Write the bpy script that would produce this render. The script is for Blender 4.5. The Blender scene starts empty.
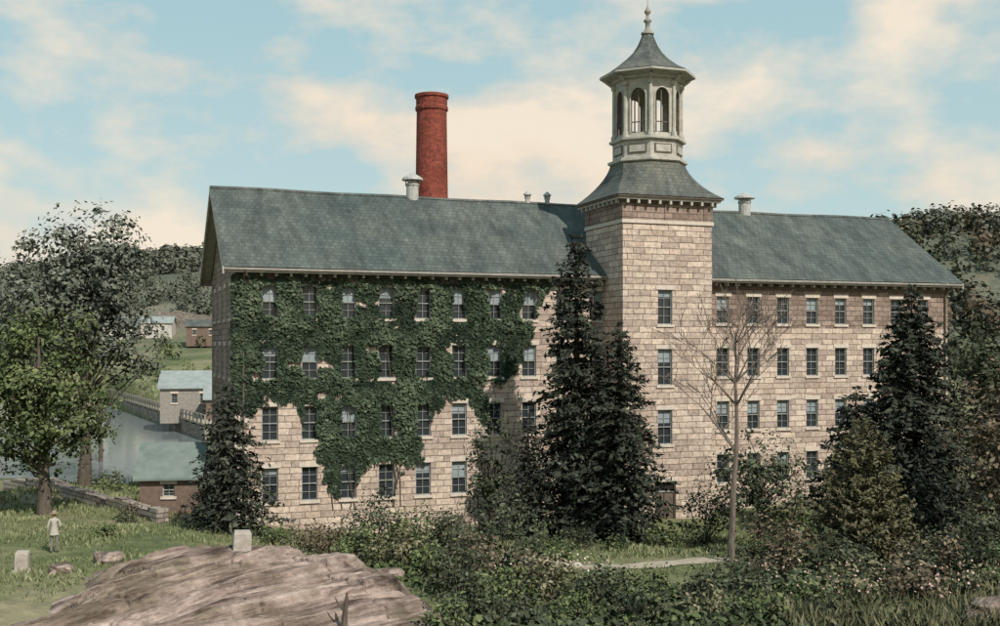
import bpy, math, random
import numpy as np
from mathutils import Vector, noise as mn
random.seed(7); rng=np.random.default_rng(11)
S=bpy.context.scene
S.view_settings.view_transform='Standard'; S.view_settings.look='None'; S.view_settings.exposure=0
R=math.radians

# ------------------------------------------------------------------ materials
def newmat(name):
    m=bpy.data.materials.new(name); m.use_nodes=True
    nt=m.node_tree; b=nt.nodes['Principled BSDF']
    b.inputs['Specular IOR Level'].default_value=0.25
    return m,nt,b
def N(nt,t,**k):
    n=nt.nodes.new(t)
    for a,v in k.items(): setattr(n,a,v)
    return n
def ramp(nt,stops):
    r=N(nt,'ShaderNodeValToRGB'); e=r.color_ramp.elements
    while len(e)<len(stops): e.new(0.5)
    for i,(p,c) in enumerate(stops):
        e[i].position=p; e[i].color=(*c,1)
    return r
def objco(nt,scale=(1,1,1),world=False):
    if world:
        g=N(nt,'ShaderNodeNewGeometry'); src=g.outputs['Position']
    else:
        g=N(nt,'ShaderNodeTexCoord'); src=g.outputs['Object']
    mp=N(nt,'ShaderNodeMapping'); mp.inputs['Scale'].default_value=scale
    nt.links.new(src,mp.inputs[0]); return mp.outputs[0]
def noise(nt,vec,scale,detail=5,rough=.6):
    n=N(nt,'ShaderNodeTexNoise'); n.inputs['Scale'].default_value=scale
    n.inputs['Detail'].default_value=detail; n.inputs['Roughness'].default_value=rough
    nt.links.new(vec,n.inputs['Vector']); return n.outputs['Fac']
def mix(nt,a,b,f,mode='MIX'):
    n=N(nt,'ShaderNodeMix',data_type='RGBA',blend_type=mode)
    for s,v in ((0,f),(6,a),(7,b)):
        if hasattr(v,'links'): nt.links.new(v,n.inputs[s])
        elif s==0: n.inputs[0].default_value=v
        else: n.inputs[s].default_value=(*v,1)
    return n.outputs[2]
def bump(nt,b,h,strength=.5,dist=.05):
    n=N(nt,'ShaderNodeBump'); n.inputs['Strength'].default_value=strength; n.inputs['Distance'].default_value=dist
    nt.links.new(h,n.inputs['Height']); nt.links.new(n.outputs[0],b.inputs['Normal'])
def math_(nt,op,a,b=None):
    n=N(nt,'ShaderNodeMath',operation=op)
    for i,v in enumerate((a,b)):
        if v is None: continue
        if hasattr(v,'links'): nt.links.new(v,n.inputs[i])
        else: n.inputs[i].default_value=v
    return n.outputs[0]

def simple(name,c1,c2,scale=3,rough=.8,bs=.3,sc=(1,1,1),spec=.25):
    m,nt,b=newmat(name); v=objco(nt,sc)
    f=noise(nt,v,scale,5)
    r=ramp(nt,[(.3,c1),(.7,c2)]); nt.links.new(f,r.inputs[0])
    nt.links.new(r.outputs[0],b.inputs['Base Color']); b.inputs['Roughness'].default_value=rough
    b.inputs['Specular IOR Level'].default_value=spec
    if bs: bump(nt,b,f,bs,.03)
    return m
def masonry(name,c1,c2,mortar,w,h,ms,stain,cyl=False,bs=.7):
    m,nt,b=newmat(name)
    tc=N(nt,'ShaderNodeTexCoord'); sp=N(nt,'ShaderNodeSeparateXYZ'); nt.links.new(tc.outputs['Object'],sp.inputs[0])
    cb=N(nt,'ShaderNodeCombineXYZ')
    if cyl:
        a=math_(nt,'ARCTAN2',sp.outputs[1],sp.outputs[0]); u=math_(nt,'MULTIPLY',a,1.4)
    else: u=math_(nt,'ADD',sp.outputs[0],sp.outputs[1])
    wn=noise(nt,tc.outputs['Object'],1.3,2); wz=math_(nt,'ADD',sp.outputs[2],math_(nt,'MULTIPLY',wn,.10))
    wn2=noise(nt,tc.outputs['Object'],.9,2); u=math_(nt,'ADD',u,math_(nt,'MULTIPLY',wn2,.35))
    nt.links.new(u,cb.inputs[0]); nt.links.new(wz,cb.inputs[1])
    bt=N(nt,'ShaderNodeTexBrick'); bt.inputs['Scale'].default_value=1
    bt.inputs['Brick Width'].default_value=w; bt.inputs['Row Height'].default_value=h
    bt.inputs['Mortar Size'].default_value=ms; bt.inputs['Mortar Smooth'].default_value=.4
    bt.inputs['Color1'].default_value=(*c1,1); bt.inputs['Color2'].default_value=(*c2,1); bt.inputs['Mortar'].default_value=(*mortar,1)
    bt.offset=.43; bt.squash=1.5; bt.squash_frequency=3
    nt.links.new(cb.outputs[0],bt.inputs['Vector'])
    n1=noise(nt,tc.outputs['Object'],.35,4,.65); r1=ramp(nt,[(.35,(1,1,1)),(.7,stain)]); nt.links.new(n1,r1.inputs[0])
    c=mix(nt,bt.outputs['Color'],r1.outputs[0],.8,'MULTIPLY')
    n2=noise(nt,tc.outputs['Object'],4,4,.7); r2=ramp(nt,[(.3,(.6,.6,.61)),(.62,(1.15,1.13,1.12))]); nt.links.new(n2,r2.inputs[0])
    c=mix(nt,c,r2.outputs[0],.95,'MULTIPLY')
    nt.links.new(c,b.inputs['Base Color']); b.inputs['Roughness'].default_value=.9
    hh=math_(nt,'ADD',math_(nt,'MULTIPLY',bt.outputs['Fac'],-1.0),n2); bump(nt,b,hh,bs,.06)
    return m
M={}
M['stone']=masonry('ashlar_stone',(.70,.58,.475),(.43,.345,.285),(.24,.19,.16),.85,.38,.026,(.74,.69,.66))
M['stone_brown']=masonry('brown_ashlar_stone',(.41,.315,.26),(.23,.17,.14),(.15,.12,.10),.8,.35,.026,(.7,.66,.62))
M['stone_trim']=simple('dressed_stone',(.48,.41,.34),(.64,.56,.47),4)
M['brick']=masonry('red_brick',(.36,.085,.055),(.20,.045,.03),(.2,.1,.075),.30,.11,.012,(.5,.42,.42),cyl=True,bs=.4)
M['fieldstone']=masonry('field_stone',(.46,.40,.34),(.26,.22,.19),(.10,.085,.075),.6,.28,.03,(.6,.6,.55))
M['trim']=simple('weathered_cream_paint',(.30,.29,.25),(.52,.49,.42),2.5,.6,.1)
M['trim_dark']=simple('brown_paint',(.09,.07,.055),(.16,.125,.10),2.5,.7,.1)
M['frame']=simple('window_paint',(.20,.21,.20),(.33,.34,.32),3,.6,0)
M['blind']=simple('window_blind',(.20,.24,.25),(.32,.36,.37),2,.5,0)
M['wood']=simple('grey_timber',(.20,.18,.155),(.34,.31,.27),4,.8,.3)
M['barnred']=simple('barn_boards',(.12,.085,.065),(.20,.14,.11),3,.8,.3)
M['palewall']=simple('limewashed_wall',(.38,.35,.31),(.56,.52,.47),1.2,.85,.2)
M['dark']=simple('dark_interior',(.015,.015,.015),(.03,.028,.025),3,.9,0)
M['metal']=simple('weathered_zinc',(.30,.30,.28),(.5,.49,.45),5,.5,.1)
M['bark']=simple('bark',(.06,.048,.038),(.14,.115,.09),6,.9,.6,(1,1,.3))
M['bark_pale']=simple('pale_bark',(.10,.08,.065),(.22,.18,.145),6,.9,.5,(1,1,.3))
M['dirt']=simple('trodden_earth',(.30,.25,.185),(.46,.39,.30),1.5,.95,.4)
m,nt,b=newmat('window_glass'); b.inputs['Base Color'].default_value=(.03,.036,.04,1); b.inputs['Roughness'].default_value=.12; b.inputs['Specular IOR Level'].default_value=.5
f=noise(nt,objco(nt),.8,2); bump(nt,b,f,.15,.1); M['glass']=m
def slate(name,c1,c2):
    m,nt,b=newmat(name); tc=N(nt,'ShaderNodeTexCoord'); sp=N(nt,'ShaderNodeSeparateXYZ'); nt.links.new(tc.outputs['Object'],sp.inputs[0])
    cb=N(nt,'ShaderNodeCombineXYZ'); nt.links.new(sp.outputs[0],cb.inputs[0]); nt.links.new(math_(nt,'MULTIPLY',sp.outputs[2],1.5),cb.inputs[1])
    bt=N(nt,'ShaderNodeTexBrick'); bt.inputs['Scale'].default_value=1; bt.inputs['Brick Width'].default_value=.36; bt.inputs['Row Height'].default_value=.34
    bt.inputs['Mortar Size'].default_value=.02; bt.inputs['Color1'].default_value=(*c1,1); bt.inputs['Color2'].default_value=(*c2,1); bt.inputs['Mortar'].default_value=(c1[0]*.55,c1[1]*.55,c1[2]*.55,1)
    nt.links.new(cb.outputs[0],bt.inputs['Vector'])
    mp=N(nt,'ShaderNodeMapping'); mp.inputs['Scale'].default_value=(1,.25,.18); nt.links.new(tc.outputs['Object'],mp.inputs[0])
    n1=noise(nt,mp.outputs[0],1.4,6,.7); r=ramp(nt,[(.3,(.55,.55,.55)),(.68,(1.45,1.42,1.36))]); nt.links.new(n1,r.inputs[0])
    n3=noise(nt,tc.outputs['Object'],.22,4,.6); r3=ramp(nt,[(.35,(.68,.76,.76)),(.65,(1.2,1.14,1.03))]); nt.links.new(n3,r3.inputs[0])
    c=mix(nt,bt.outputs['Color'],r.outputs[0],.9,'MULTIPLY'); c=mix(nt,c,r3.outputs[0],.9,'MULTIPLY')
    nt.links.new(c,b.inputs['Base Color']); b.inputs['Roughness'].default_value=.75
    bump(nt,b,math_(nt,'MULTIPLY',bt.outputs['Fac'],-1),.5,.03); return m
M['slate']=slate('roof_slate',(.103,.120,.114),(.074,.088,.085))
M['slate2']=slate('tower_slate',(.128,.135,.126),(.088,.096,.091))
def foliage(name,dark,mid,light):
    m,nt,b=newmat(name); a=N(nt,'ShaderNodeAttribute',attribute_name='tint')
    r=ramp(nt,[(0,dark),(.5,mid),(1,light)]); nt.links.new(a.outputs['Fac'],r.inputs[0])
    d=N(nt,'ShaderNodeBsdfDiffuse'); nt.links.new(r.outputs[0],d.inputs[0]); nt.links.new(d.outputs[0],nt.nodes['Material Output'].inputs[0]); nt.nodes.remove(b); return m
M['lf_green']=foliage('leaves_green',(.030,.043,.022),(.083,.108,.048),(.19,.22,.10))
M['lf_grey']=foliage('leaves_greygreen',(.058,.066,.052),(.125,.137,.108),(.24,.25,.20))
M['lf_dark']=foliage('leaves_dark',(.024,.030,.021),(.058,.068,.043),(.13,.145,.09))
M['lf_spruce']=foliage('spruce_needles',(.017,.020,.016),(.042,.048,.036),(.098,.103,.075))
M['lf_yew']=foliage('arborvitae_sprays',(.045,.043,.025),(.105,.098,.055),(.18,.165,.095))
M['lf_brown']=foliage('leaves_bronze',(.05,.040,.028),(.12,.095,.065),(.24,.19,.13))
M['lf_ivy']=foliage('ivy_leaves',(.022,.035,.024),(.058,.080,.052),(.13,.16,.10))
M['lf_far']=foliage('far_tree_leaves',(.075,.082,.065),(.12,.128,.098),(.20,.20,.15))  # paler and greyer than near leaves: distance haze is put into the colour
M['lf_weed']=foliage('weeds',(.06,.065,.035),(.14,.135,.075),(.28,.25,.16))
M['grass']=foliage('grass_blades',(.08,.105,.045),(.155,.18,.085),(.30,.30,.17))
M['flower']=foliage('pale_flowers',(.4,.25,.24),(.6,.42,.38),(.75,.66,.58))

# ------------------------------------------------------------------ mesh builder
class MB:
    def __init__(s): s.v=[];s.n=0;s.f=[];s.m=[];s.t=[];s.mats=[]
    def mi(s,k):
        if k not in s.mats: s.mats.append(k)
        return s.mats.index(k)
    def add(s,vs,fs,mat,tint=.5):
        vs=np.asarray(vs,float).reshape(-1,3); s.v.append(vs); o=s.n; s.n+=len(vs)
        i=s.mi(mat)
        if isinstance(fs,np.ndarray): s.f.extend((fs+o).tolist())
        else: s.f.extend([[a+o for a in f] for f in fs])
        k=len(fs); s.m.extend([i]*k)
        s.t.extend(np.broadcast_to(tint,(k,)).tolist())
    def box(s,x0,x1,y0,y1,z0,z1,mat,f=None):
        P=[(x,y,z) for z in (z0,z1) for y in (y0,y1) for x in (x0,x1)]
        if f: P=[f(*p) for p in P]
        s.add(P,[(0,2,3,1),(4,5,7,6),(0,1,5,4),(2,6,7,3),(0,4,6,2),(1,3,7,5)],mat)
    def tube(s,pts,rad,mat,sides=6,tint=.5,cap=False):
        pts=[Vector(p) for p in pts]; vs=[]
        for i,p in enumerate(pts):
            d=(pts[min(i+1,len(pts)-1)]-pts[max(i-1,0)]).normalized()
            a=d.cross(Vector((.31,.95,.05))) 
            if a.length<.1: a=d.cross(Vector((1,0,0)))
            a.normalize(); b_=d.cross(a)
            for k in range(sides):
                q=2*math.pi*k/sides; vs.append(p+(a*math.cos(q)+b_*math.sin(q))*rad[i])
        fs=[(i*sides+k,i*sides+(k+1)%sides,(i+1)*sides+(k+1)%sides,(i+1)*sides+k) for i in range(len(pts)-1) for k in range(sides)]
        if cap: fs.append(tuple(range((len(pts)-1)*sides,len(pts)*sides)))
        s.add([tuple(v) for v in vs],fs,mat,tint)
    def rings(s,rings,mat,cap0=False,cap1=False):
        n=len(rings[0]); vs=[p for r in rings for p in r]
        fs=[(i*n+k,i*n+(k+1)%n,(i+1)*n+(k+1)%n,(i+1)*n+k) for i in range(len(rings)-1) for k in range(n)]
        if cap0: fs.append(tuple(range(n)))
        if cap1: fs.append(tuple(range((len(rings)-1)*n,len(rings)*n)))
        s.add(vs,fs,mat)
    def leaves(s,C,Nn,sz,tint,mat,aspect=.6,up=False):
        C=np.asarray(C,float); n=len(C)
        Nn=Nn/np.maximum(np.linalg.norm(Nn,axis=1,keepdims=True),1e-6)
        if up: a=np.tile([0,0,1.],(n,1))+rng.normal(0,.25,(n,3))
        else: a=rng.normal(0,1,(n,3))
        u=a-(a*Nn).sum(1,keepdims=True)*Nn; u/=np.maximum(np.linalg.norm(u,axis=1,keepdims=True),1e-6)
        w=np.cross(Nn,u); sz=np.broadcast_to(sz,(n,))[:,None]
        V=np.stack([C-u*sz*.5,C+w*sz*.5*aspect-u*sz*.08,C+u*sz*.5,C-w*sz*.5*aspect-u*sz*.08],1).reshape(-1,3)
        F=np.arange(4*n).reshape(n,4)
        s.add(V,F,mat,np.clip(tint,0,1))
    def obj(s,name,parent=None,loc=(0,0,0),smooth=False):
        me=bpy.data.meshes.new(name); V=np.concatenate(s.v)
        me.from_pydata(V.tolist(),[],s.f)
        for k in s.mats: me.materials.append(M[k])
        me.polygons.foreach_set('material_index',s.m)
        a=me.attributes.new('tint','FLOAT','FACE'); a.data.foreach_set('value',s.t)
        if smooth: me.polygons.foreach_set('use_smooth',[True]*len(s.f))
        me.update(); o=bpy.data.objects.new(name,me); S.collection.objects.link(o); o.location=loc
        if parent: o.parent=parent
        return o
def empty(name,loc=(0,0,0),rz=0):
    e=bpy.data.objects.new(name,None); S.collection.objects.link(e); e.location=loc; e.rotation_euler[2]=rz; return e

# ------------------------------------------------------------------ terrain
def sm(x,a,b):
    t=np.clip((x-a)/(b-a),0,1); return t*t*(3-2*t)
def H(X,Y):
    X=np.asarray(X,float); Y=np.asarray(Y,float)
    z=np.interp(Y,[-400,-60,-8,0,15,25,34,45,55,64,80,100,128,150,200,250,300,450,620,900,4000],
                  [26,15,8.6,8.0,5.0,2.4,.8,.2,-.6,-1.4,-1.4,-.6,.6,1.5,4.5,10,17,45,42,25,0])
    z=z+1.0*sm(-X,9,17)*sm(Y,34,46)*(1-sm(Y,74,90))
    z=z+25*np.exp(-((X-112)/50)**2-((Y-270)/60)**2)
    z=z+ (np.sin(X*.011+1)*3+np.sin(X*.027+Y*.01)*1.6)*sm(Y,220,420)
    z=z-8*sm(-X,150,260)*sm(Y,300,420)
    z=z+ .10*(np.sin(X*.5+Y*.31)+np.sin(X*.23-Y*.41+2))*sm(Y,20,35)
    yn=np.clip(128-2*(X+34),-100,206)
    rv=sm(-X,14,20)*sm(Y,88,96)*(1-sm(Y,yn-4,yn))
    z=z*(1-rv)+(-2.6)*rv
    return z
def h(x,y): return float(H(x,y))
def axis(lo,hi,step,far0,far1):
    a=list(np.arange(lo,hi+.01,step)); s=step; x=hi
    while x<far1: s*=1.12; x+=s; a.append(x)
    s=step; x=lo; pre=[]
    while x>far0: s*=1.12; x-=s; pre.append(x)
    return np.array(pre[::-1]+a)
xs=axis(-75,45,1.0,-3500,3500); ys=axis(25,215,1.2,-500,4500)
XX,YY=np.meshgrid(xs,ys); ZZ=H(XX,YY); nx,ny=len(xs),len(ys)
idx=np.arange(nx*ny).reshape(ny,nx)
F=np.stack([idx[:-1,:-1],idx[:-1,1:],idx[1:,1:],idx[1:,:-1]],-1).reshape(-1,4)
m,nt,b=newmat('meadow_ground'); v=objco(nt,world=True)
n1=noise(nt,v,.10,5,.6); n2=noise(nt,v,1.3,6,.7)
r1=ramp(nt,[(.38,(.10,.125,.055)),(.5,(.165,.175,.085)),(.62,(.25,.225,.14))]); nt.links.new(n1,r1.inputs[0])
# upland: grey-green pasture and scrub, distance haze painted into the far slopes' colour
sp=N(nt,'ShaderNodeSeparateXYZ'); nt.links.new(v,sp.inputs[0])
n4=noise(nt,v,.035,5,.6); r4=ramp(nt,[(.4,(.095,.11,.08)),(.52,(.15,.155,.115)),(.62,(.21,.195,.15))]); nt.links.new(n4,r4.inputs[0])
up=N(nt,'ShaderNodeMapRange'); up.inputs[1].default_value=6; up.inputs[2].default_value=16; nt.links.new(sp.outputs[2],up.inputs[0])
g0=mix(nt,r1.outputs[0],r4.outputs[0],up.outputs[0])
r2=ramp(nt,[(.3,(.6,.6,.6)),(.7,(1.3,1.25,1.15))]); nt.links.new(n2,r2.inputs[0])
nt.links.new(mix(nt,g0,r2.outputs[0],1,'MULTIPLY'),b.inputs['Base Color']); b.inputs['Roughness'].default_value=.95
bump(nt,b,n2,.7,.15); M['ground']=m
mb=MB(); mb.add(np.stack([XX,YY,ZZ],-1).reshape(-1,3),F,'ground'); mb.obj('ground',smooth=True)
m,nt,b=newmat('river_water'); b.inputs['Base Color'].default_value=(.22,.25,.245,1); b.inputs['Roughness'].default_value=.1; b.inputs['Specular IOR Level'].default_value=.8
bump(nt,b,noise(nt,objco(nt,(1,.4,1)),.7,4),.2,.08); M['water']=m
mb=MB(); mb.add([(-420,86,-1),(-12,86,-1),(-12,215,-1),(-420,215,-1)],[(0,1,2,3)],'water'); mb.obj('river_water')

# ------------------------------------------------------------------ wall helper
def wall(mb,f,u0,u1,z0,z1,ops,matf,reveal=.28):
    us=sorted({u0,u1}|{a for o in ops for a in o[:2]}); zs=sorted({z0,z1,10.95 if z0<10.95<z1 else z0}|{a for o in ops for a in o[2:4]})
    for i in range(len(us)-1):
        for j in range(len(zs)-1):
            uc=(us[i]+us[i+1])/2; zc=(zs[j]+zs[j+1])/2
            if any(o[0]<uc<o[1] and o[2]<zc<o[3] for o in ops): continue
            mb.add([f(us[i],0,zs[j]),f(us[i+1],0,zs[j]),f(us[i+1],0,zs[j+1]),f(us[i],0,zs[j+1])],[(0,1,2,3)],matf(uc,zc))
    for o in ops:
        a,b_,c,d=o[:4]; D=reveal
        for P in ([(a,c),(b_,c)],[(b_,c),(b_,d)],[(b_,d),(a,d)],[(a,d),(a,c)]):
            (p,q),(r,s_)=P
            mb.add([f(p,0,q),f(r,0,s_),f(r,D,s_),f(p,D,q)],[(0,1,2,3)],'stone_trim')
def window(mb,f,o,blind=0,door=False):
    a,b_,c,d=o; w=b_-a
    mb.add([f(a,.24,c),f(b_,.24,c),f(b_,.24,d),f(a,.24,d)],[(0,1,2,3)],'dark' if door else 'glass')
    t=.06
    B=lambda *k:mb.box(*k,'frame' if not door else 'trim_dark',f)
    B(a,a+t,.12,.235,c,d); B(b_-t,b_,.12,.235,c,d); B(a+t,b_-t,.12,.235,d-t,d); B(a+t,b_-t,.12,.235,c,c+t)
    if not door:
        zm=(c+d)/2; B(a+t,b_-t,.13,.235,zm-.03,zm+.03)
        um=(a+b_)/2; B(um-.014,um+.014,.17,.235,c+t,zm-.03); B(um-.014,um+.014,.17,.235,zm+.03,d-t)
        for q in (c+(zm-c)*.5,zm+(d-zm)*.5): B(a+t,um-.014,.18,.235,q-.013,q+.013); B(um+.014,b_-t,.18,.235,q-.013,q+.013)
        if blind>0: mb.add([f(a+t,.225,d-t-blind),f(b_-t,.225,d-t-blind),f(b_-t,.225,d-t),f(a+t,.225,d-t)],[(0,1,2,3)],'blind')
    mb.box(a-.14,b_+.14,-.045,.1,d+.002,d+.27,'stone_trim',f)
    if not door: mb.box(a-.12,b_+.12,-.09,.115,c-.16,c-.002,'stone_trim',f)

# ------------------------------------------------------------------ mill
TH=R(19.7); L=51.2; W=15.0
mill=empty('woolen_mill',(-15.3,63.6,0),TH)
front=lambda u,d,z:(u,d,z)
ops=[]
for i in range(10):
    t=1.98+2.32*i
    if t>22.9: continue
    for k in range(4): ops.append((t-.48,t+.48,1.6+3.6*k-1.0,1.6+3.6*k+1.0-(0.1 if k==3 else 0)))
for i in range(8):
    t=32.3+2.38*i
    for k in range(4): ops.append((t-.48,t+.48,1.4+3.6*k-.95,1.4+3.6*k+1.0-(0.0 if k<3 else .1)))
walls=MB(); win=MB()
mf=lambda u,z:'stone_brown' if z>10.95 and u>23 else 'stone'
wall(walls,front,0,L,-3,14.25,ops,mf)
FO=ops
for o in ops: window(win,front,o,random.choice([0,0,.35,.6,.9,.9]) if o[0]<23 else random.choice([0,0,0,.4,.8]))
left=lambda u,d,z:(d,u,z)
right=lambda u,d,z:(L-d,u,z)
eops=[(u-.48,u+.48,1.6+3.6*k-1.0,1.6+3.6*k+.95) for u in (2.6,5.9,9.1,12.4) for k in range(4)]
for f_ in (left,right):
    wall(walls,f_,.003,W-.003,-3,14.25,eops,lambda u,z:'stone_brown')  # darker stone on the end walls: their shade is put into the colour
    for o in eops: window(win,f_,o,random.choice([0,0,.6]))
    walls.add([f_(0,0,14.25),f_(W,0,14.25),f_(W/2,0,19.6)],[(0,1,2)],'stone_brown')
walls.add([(0,W,-3),(L,W,-3),(L,W,14.25),(0,W,14.25)],[(0,1,2,3)],'stone')
walls.obj('walls',mill); win.obj('windows',mill)
q=MB()
for k in range(38):
    z=-2+k*.42; w_=.75 if k%2 else .5
    q.box(-.03,w_,-.03,.1,z+.008,z+.41,'stone_trim'); 
    q.box(-.034,.08,.102,.3+w_*.6,z+.008,z+.41,'stone_brown')  # end faces of the quoins, painted dark like the shaded end wall
q.obj('quoins',mill)
rf=MB(); ez,ed,rzz=14.0,-.75,19.95; x0,x1=-.8,L+.8
nseg=26
def sag(x): return -.10*math.sin(math.pi*(x-x0)/(x1-x0))+.03*math.sin(x*.7)
Xs=[x0+(x1-x0)*i/nseg for i in range(nseg+1)]
for i in range(nseg):
    a,b_=Xs[i],Xs[i+1]
    for (e,zz) in ((ed,ez+.3),(W-ed,ez+.3)):
        rf.add([(a,e,zz+sag(a)*.3),(b_,e,zz+sag(b_)*.3),(b_,W/2,rzz+sag(b_)),(a,W/2,rzz+sag(a))],[(0,1,2,3)],'slate')
for i in range(nseg):
    a,b_=Xs[i],Xs[i+1]
    rf.add([(a,W/2-.22,rzz-.1+sag(a)),(b_,W/2-.22,rzz-.1+sag(b_)),(b_,W/2,rzz+.07+sag(b_)),(a,W/2,rzz+.07+sag(a)),(a,W/2+.22,rzz-.1+sag(a)),(b_,W/2+.22,rzz-.1+sag(b_))],[(0,1,2,3),(3,2,5,4)],'slate2')
rf.obj('roof',mill)
tr=MB()
for e0,e1 in ((ed+.01,ed+.12),(W-ed-.12,W-ed-.01)):
    tr.box(x0+.05,x1-.05,e0,e1,ez-.02,ez+.24,'trim')
tr.box(x0+.05,x1-.05,ed+.12,-.004,ez-.0,ez+.05,'trim_dark')
tr.box(x0+.05,x1-.05,W+.004,W-ed-.12,ez-.0,ez+.05,'trim_dark')
tr.box(.02,L-.02,-.10,-.003,ez-.42,ez-.003,'trim_dark')
for i in range(60):
    t=.5+i*.86
    if 23<t<30: continue
    tr.box(t,t+.14,-.5,-.102,ez-.20,ez-.004,'trim')
for xa,xb in ((x0,x0+.1),(x1-.1,x1)):
    for sgn in (0,1):
        y0=ed if sgn==0 else W-ed; 
        tr.add([(xa,y0,ez-.12),(xb,y0,ez-.12),(xb,W/2,rzz-.45),(xa,W/2,rzz-.45),(xa,y0,ez+.28),(xb,y0,ez+.28),(xb,W/2,rzz-.03),(xa,W/2,rzz-.03)],
               [(0,1,2,3),(4,5,6,7),(0,3,7,4),(1,2,6,5),(0,1,5,4)],'trim')
for xa,xb in ((x0+.1,0),(L,x1-.1)):
    for y0 in (ed,W-ed): tr.add([(xa,y0,ez+.1),(xb,y0,ez+.1),(xb,W/2,rzz-.2),(xa,W/2,rzz-.2)],[(0,1,2,3)],'trim')
tr.tube([(x0+.1,ed-.06,ez+.16),(L/2,ed-.06,ez+.13),(x1-.1,ed-.06,ez+.16)],[.08]*3,'wood',6)
for t in (.45,22.6,30.4,50.9): tr.tube([(t,ed-.02,ez+.05),(t,-.10,ez-.55),(t,-.10,-1.5)],[.06]*3,'trim_dark',6)
tr.obj('eaves_trim',mill)
def vent(name,t,hh,r):
    v=MB(); n=14
    ring=lambda rr,z:[(t+rr*math.cos(6.2832*k/n),W/2+rr*math.sin(6.2832*k/n),z) for k in range(n)]
    z0=rzz-.5
    v.rings([ring(r,z0),ring(r,z0+hh*.62),ring(r*1.12,z0+hh*.63),ring(r*1.12,z0+hh*.7)],'metal')
    v.rings([ring(r*.8,z0+hh*.7),ring(r*.8,z0+hh*.8),ring(r*1.75,z0+hh*.82),ring(r*1.65,z0+hh*.9),ring(r*.5,z0+hh*1.05),ring(r*.12,z0+hh*1.1)],'metal',cap1=True)
    for k in range(4):
        an=k*1.57; v.tube([(t+r*1.1*math.cos(an),W/2+r*1.1*math.sin(an),z0+hh*.6),(t+r*1.1*math.cos(an),W/2+r*1.1*math.sin(an),z0+hh*.85)],[.04,.04],'metal',4)
    v.obj(name,mill)
vent('roof_ventilator_1',12.6,1.9,.42); vent('roof_ventilator_2',38.7,1.8,.45)
vent('vent_pipe_1',21.0,1.15,.17); vent('vent_pipe_2',22.5,1.15,.17)

# ---- tower
tcx,tcy=26.49,-.2; hx,hy=3.17,2.8
tw=bpy.data.objects.new('tower',None); S.collection.objects.link(tw); tw.parent=mill; tw.location=(tcx,tcy,0)
T=MB(); TW_=MB()
tf=lambda u,d,z:(u,-hy+d,z); tl=lambda u,d,z:(-hx+d,u,z); trr=lambda u,d,z:(hx-d,u,z); tb=lambda u,d,z:(u,hy-d,z)
tops=[(-.72,.30,12.2-1.1,12.2+1.1),(-.72,.30,8.4-1.15,8.4+1.15),(-.72,.30,4.6-1.1,4.6+1.1)]
dop=(-.95,.55,-1.5,1.15)
wall(T,tf,-hx,hx,-3,17.45,tops+[dop],lambda u,z:'stone')
for o in tops: window(TW_,tf,o,random.choice([.4,.8]))
window(TW_,tf,dop,door=True)
TW_.box(-.86,-.23,.18,.232,-1.45,.45,'trim_dark',tf); TW_.box(-.17,.46,.18,.232,-1.45,.45,'trim_dark',tf)
TW_.box(-.88,.48,.10,.236,.47,.55,'frame',tf)
TW_.box(-1.3,.9,-.9,-.003,-1.75,-1.5,'stone_trim',tf)
for f_ in (tl,trr,tb):
    e=hx if f_ is tb else hy
    wall(T,f_,-e,e,-3,17.45,[],lambda u,z:'stone')
T.box(-hx-.09,hx+.09,-hy-.09,hy+.09,17.452,17.68,'stone_trim')
T.box(-hx+.0,hx-.0,-hy+.0,hy-.0,17.682,18.75,'stone_brown')
for sx in (-1,1):
    for sy in (-1,1):
        xa,xb=sorted((sx*(hx-.6),sx*(hx+.05))); ya,yb=sorted((sy*(hy-.6),sy*(hy+.05)))
        T.box(xa,xb,ya,yb,17.684,18.746,'stone_brown')
T.box(-.25,.25,-hy-.06,-hy-.001,17.684,18.748,'stone_brown')
T.box(-hx-.18,hx+.18,-hy-.18,hy+.18,18.752,18.90,'trim_dark')
T.box(-hx-.42,hx+.42,-hy-.42,hy+.42,18.902,19.05,'trim')
T.box(-hx-.56,hx+.56,-hy-.56,hy+.56,19.052,19.17,'trim_dark')
for i in range(9):
    u=-hx+.1+i*(2*hx-.35)/8
    T.box(u,u+.15,-hy-.40,-hy-.182,18.66,18.898,'trim')
    v_=-hy+.1+i*(2*hy-.35)/8
    T.box(-hx-.40,-hx-.182,v_,v_+.15,18.66,18.898,'trim'); T.box(hx+.182,hx+.40,v_,v_+.15,18.66,18.898,'trim')
T.obj('tower_walls',tw); TW_.obj('tower_windows',tw)
def oct_(a,b_,k,z):
    return [(a,-b_+k*b_,z),(a,b_-k*b_,z),(a-k*a,b_,z),(-a+k*a,b_,z),(-a,b_-k*b_,z),(-a,-b_+k*b_,z),(-a+k*a,-b_,z),(a-k*a,-b_,z)]
RT=MB()
prof=[]
for i in range(9):
    s_=i/8; e=(1-s_)**1.7
    a=2.25+(3.78-2.25)*e; b_=2.25+(3.42-2.25)*e; k=.02+.566*(s_**.8)
    prof.append(oct_(a,b_,k,19.174+2.45*s_))
RT.rings(prof,'slate2'); RT.obj('tower_skirt_roof',tw)
LN=MB()
o8=lambda a,z:oct_(a,a,.586,z)
LN.rings([o8(2.28,21.55),o8(2.42,21.62),o8(2.42,21.78),o8(2.2,21.86)],'trim')
LN.rings([o8(2.12,21.8),o8(2.12,22.95)],'trim')
LN.rings([o8(2.2,22.93),o8(2.34,23.0),o8(2.34,23.14),o8(2.16,23.2)],'trim',cap1=True)
aw=1.98; wF=2*aw*math.tan(R(22.5))
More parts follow.
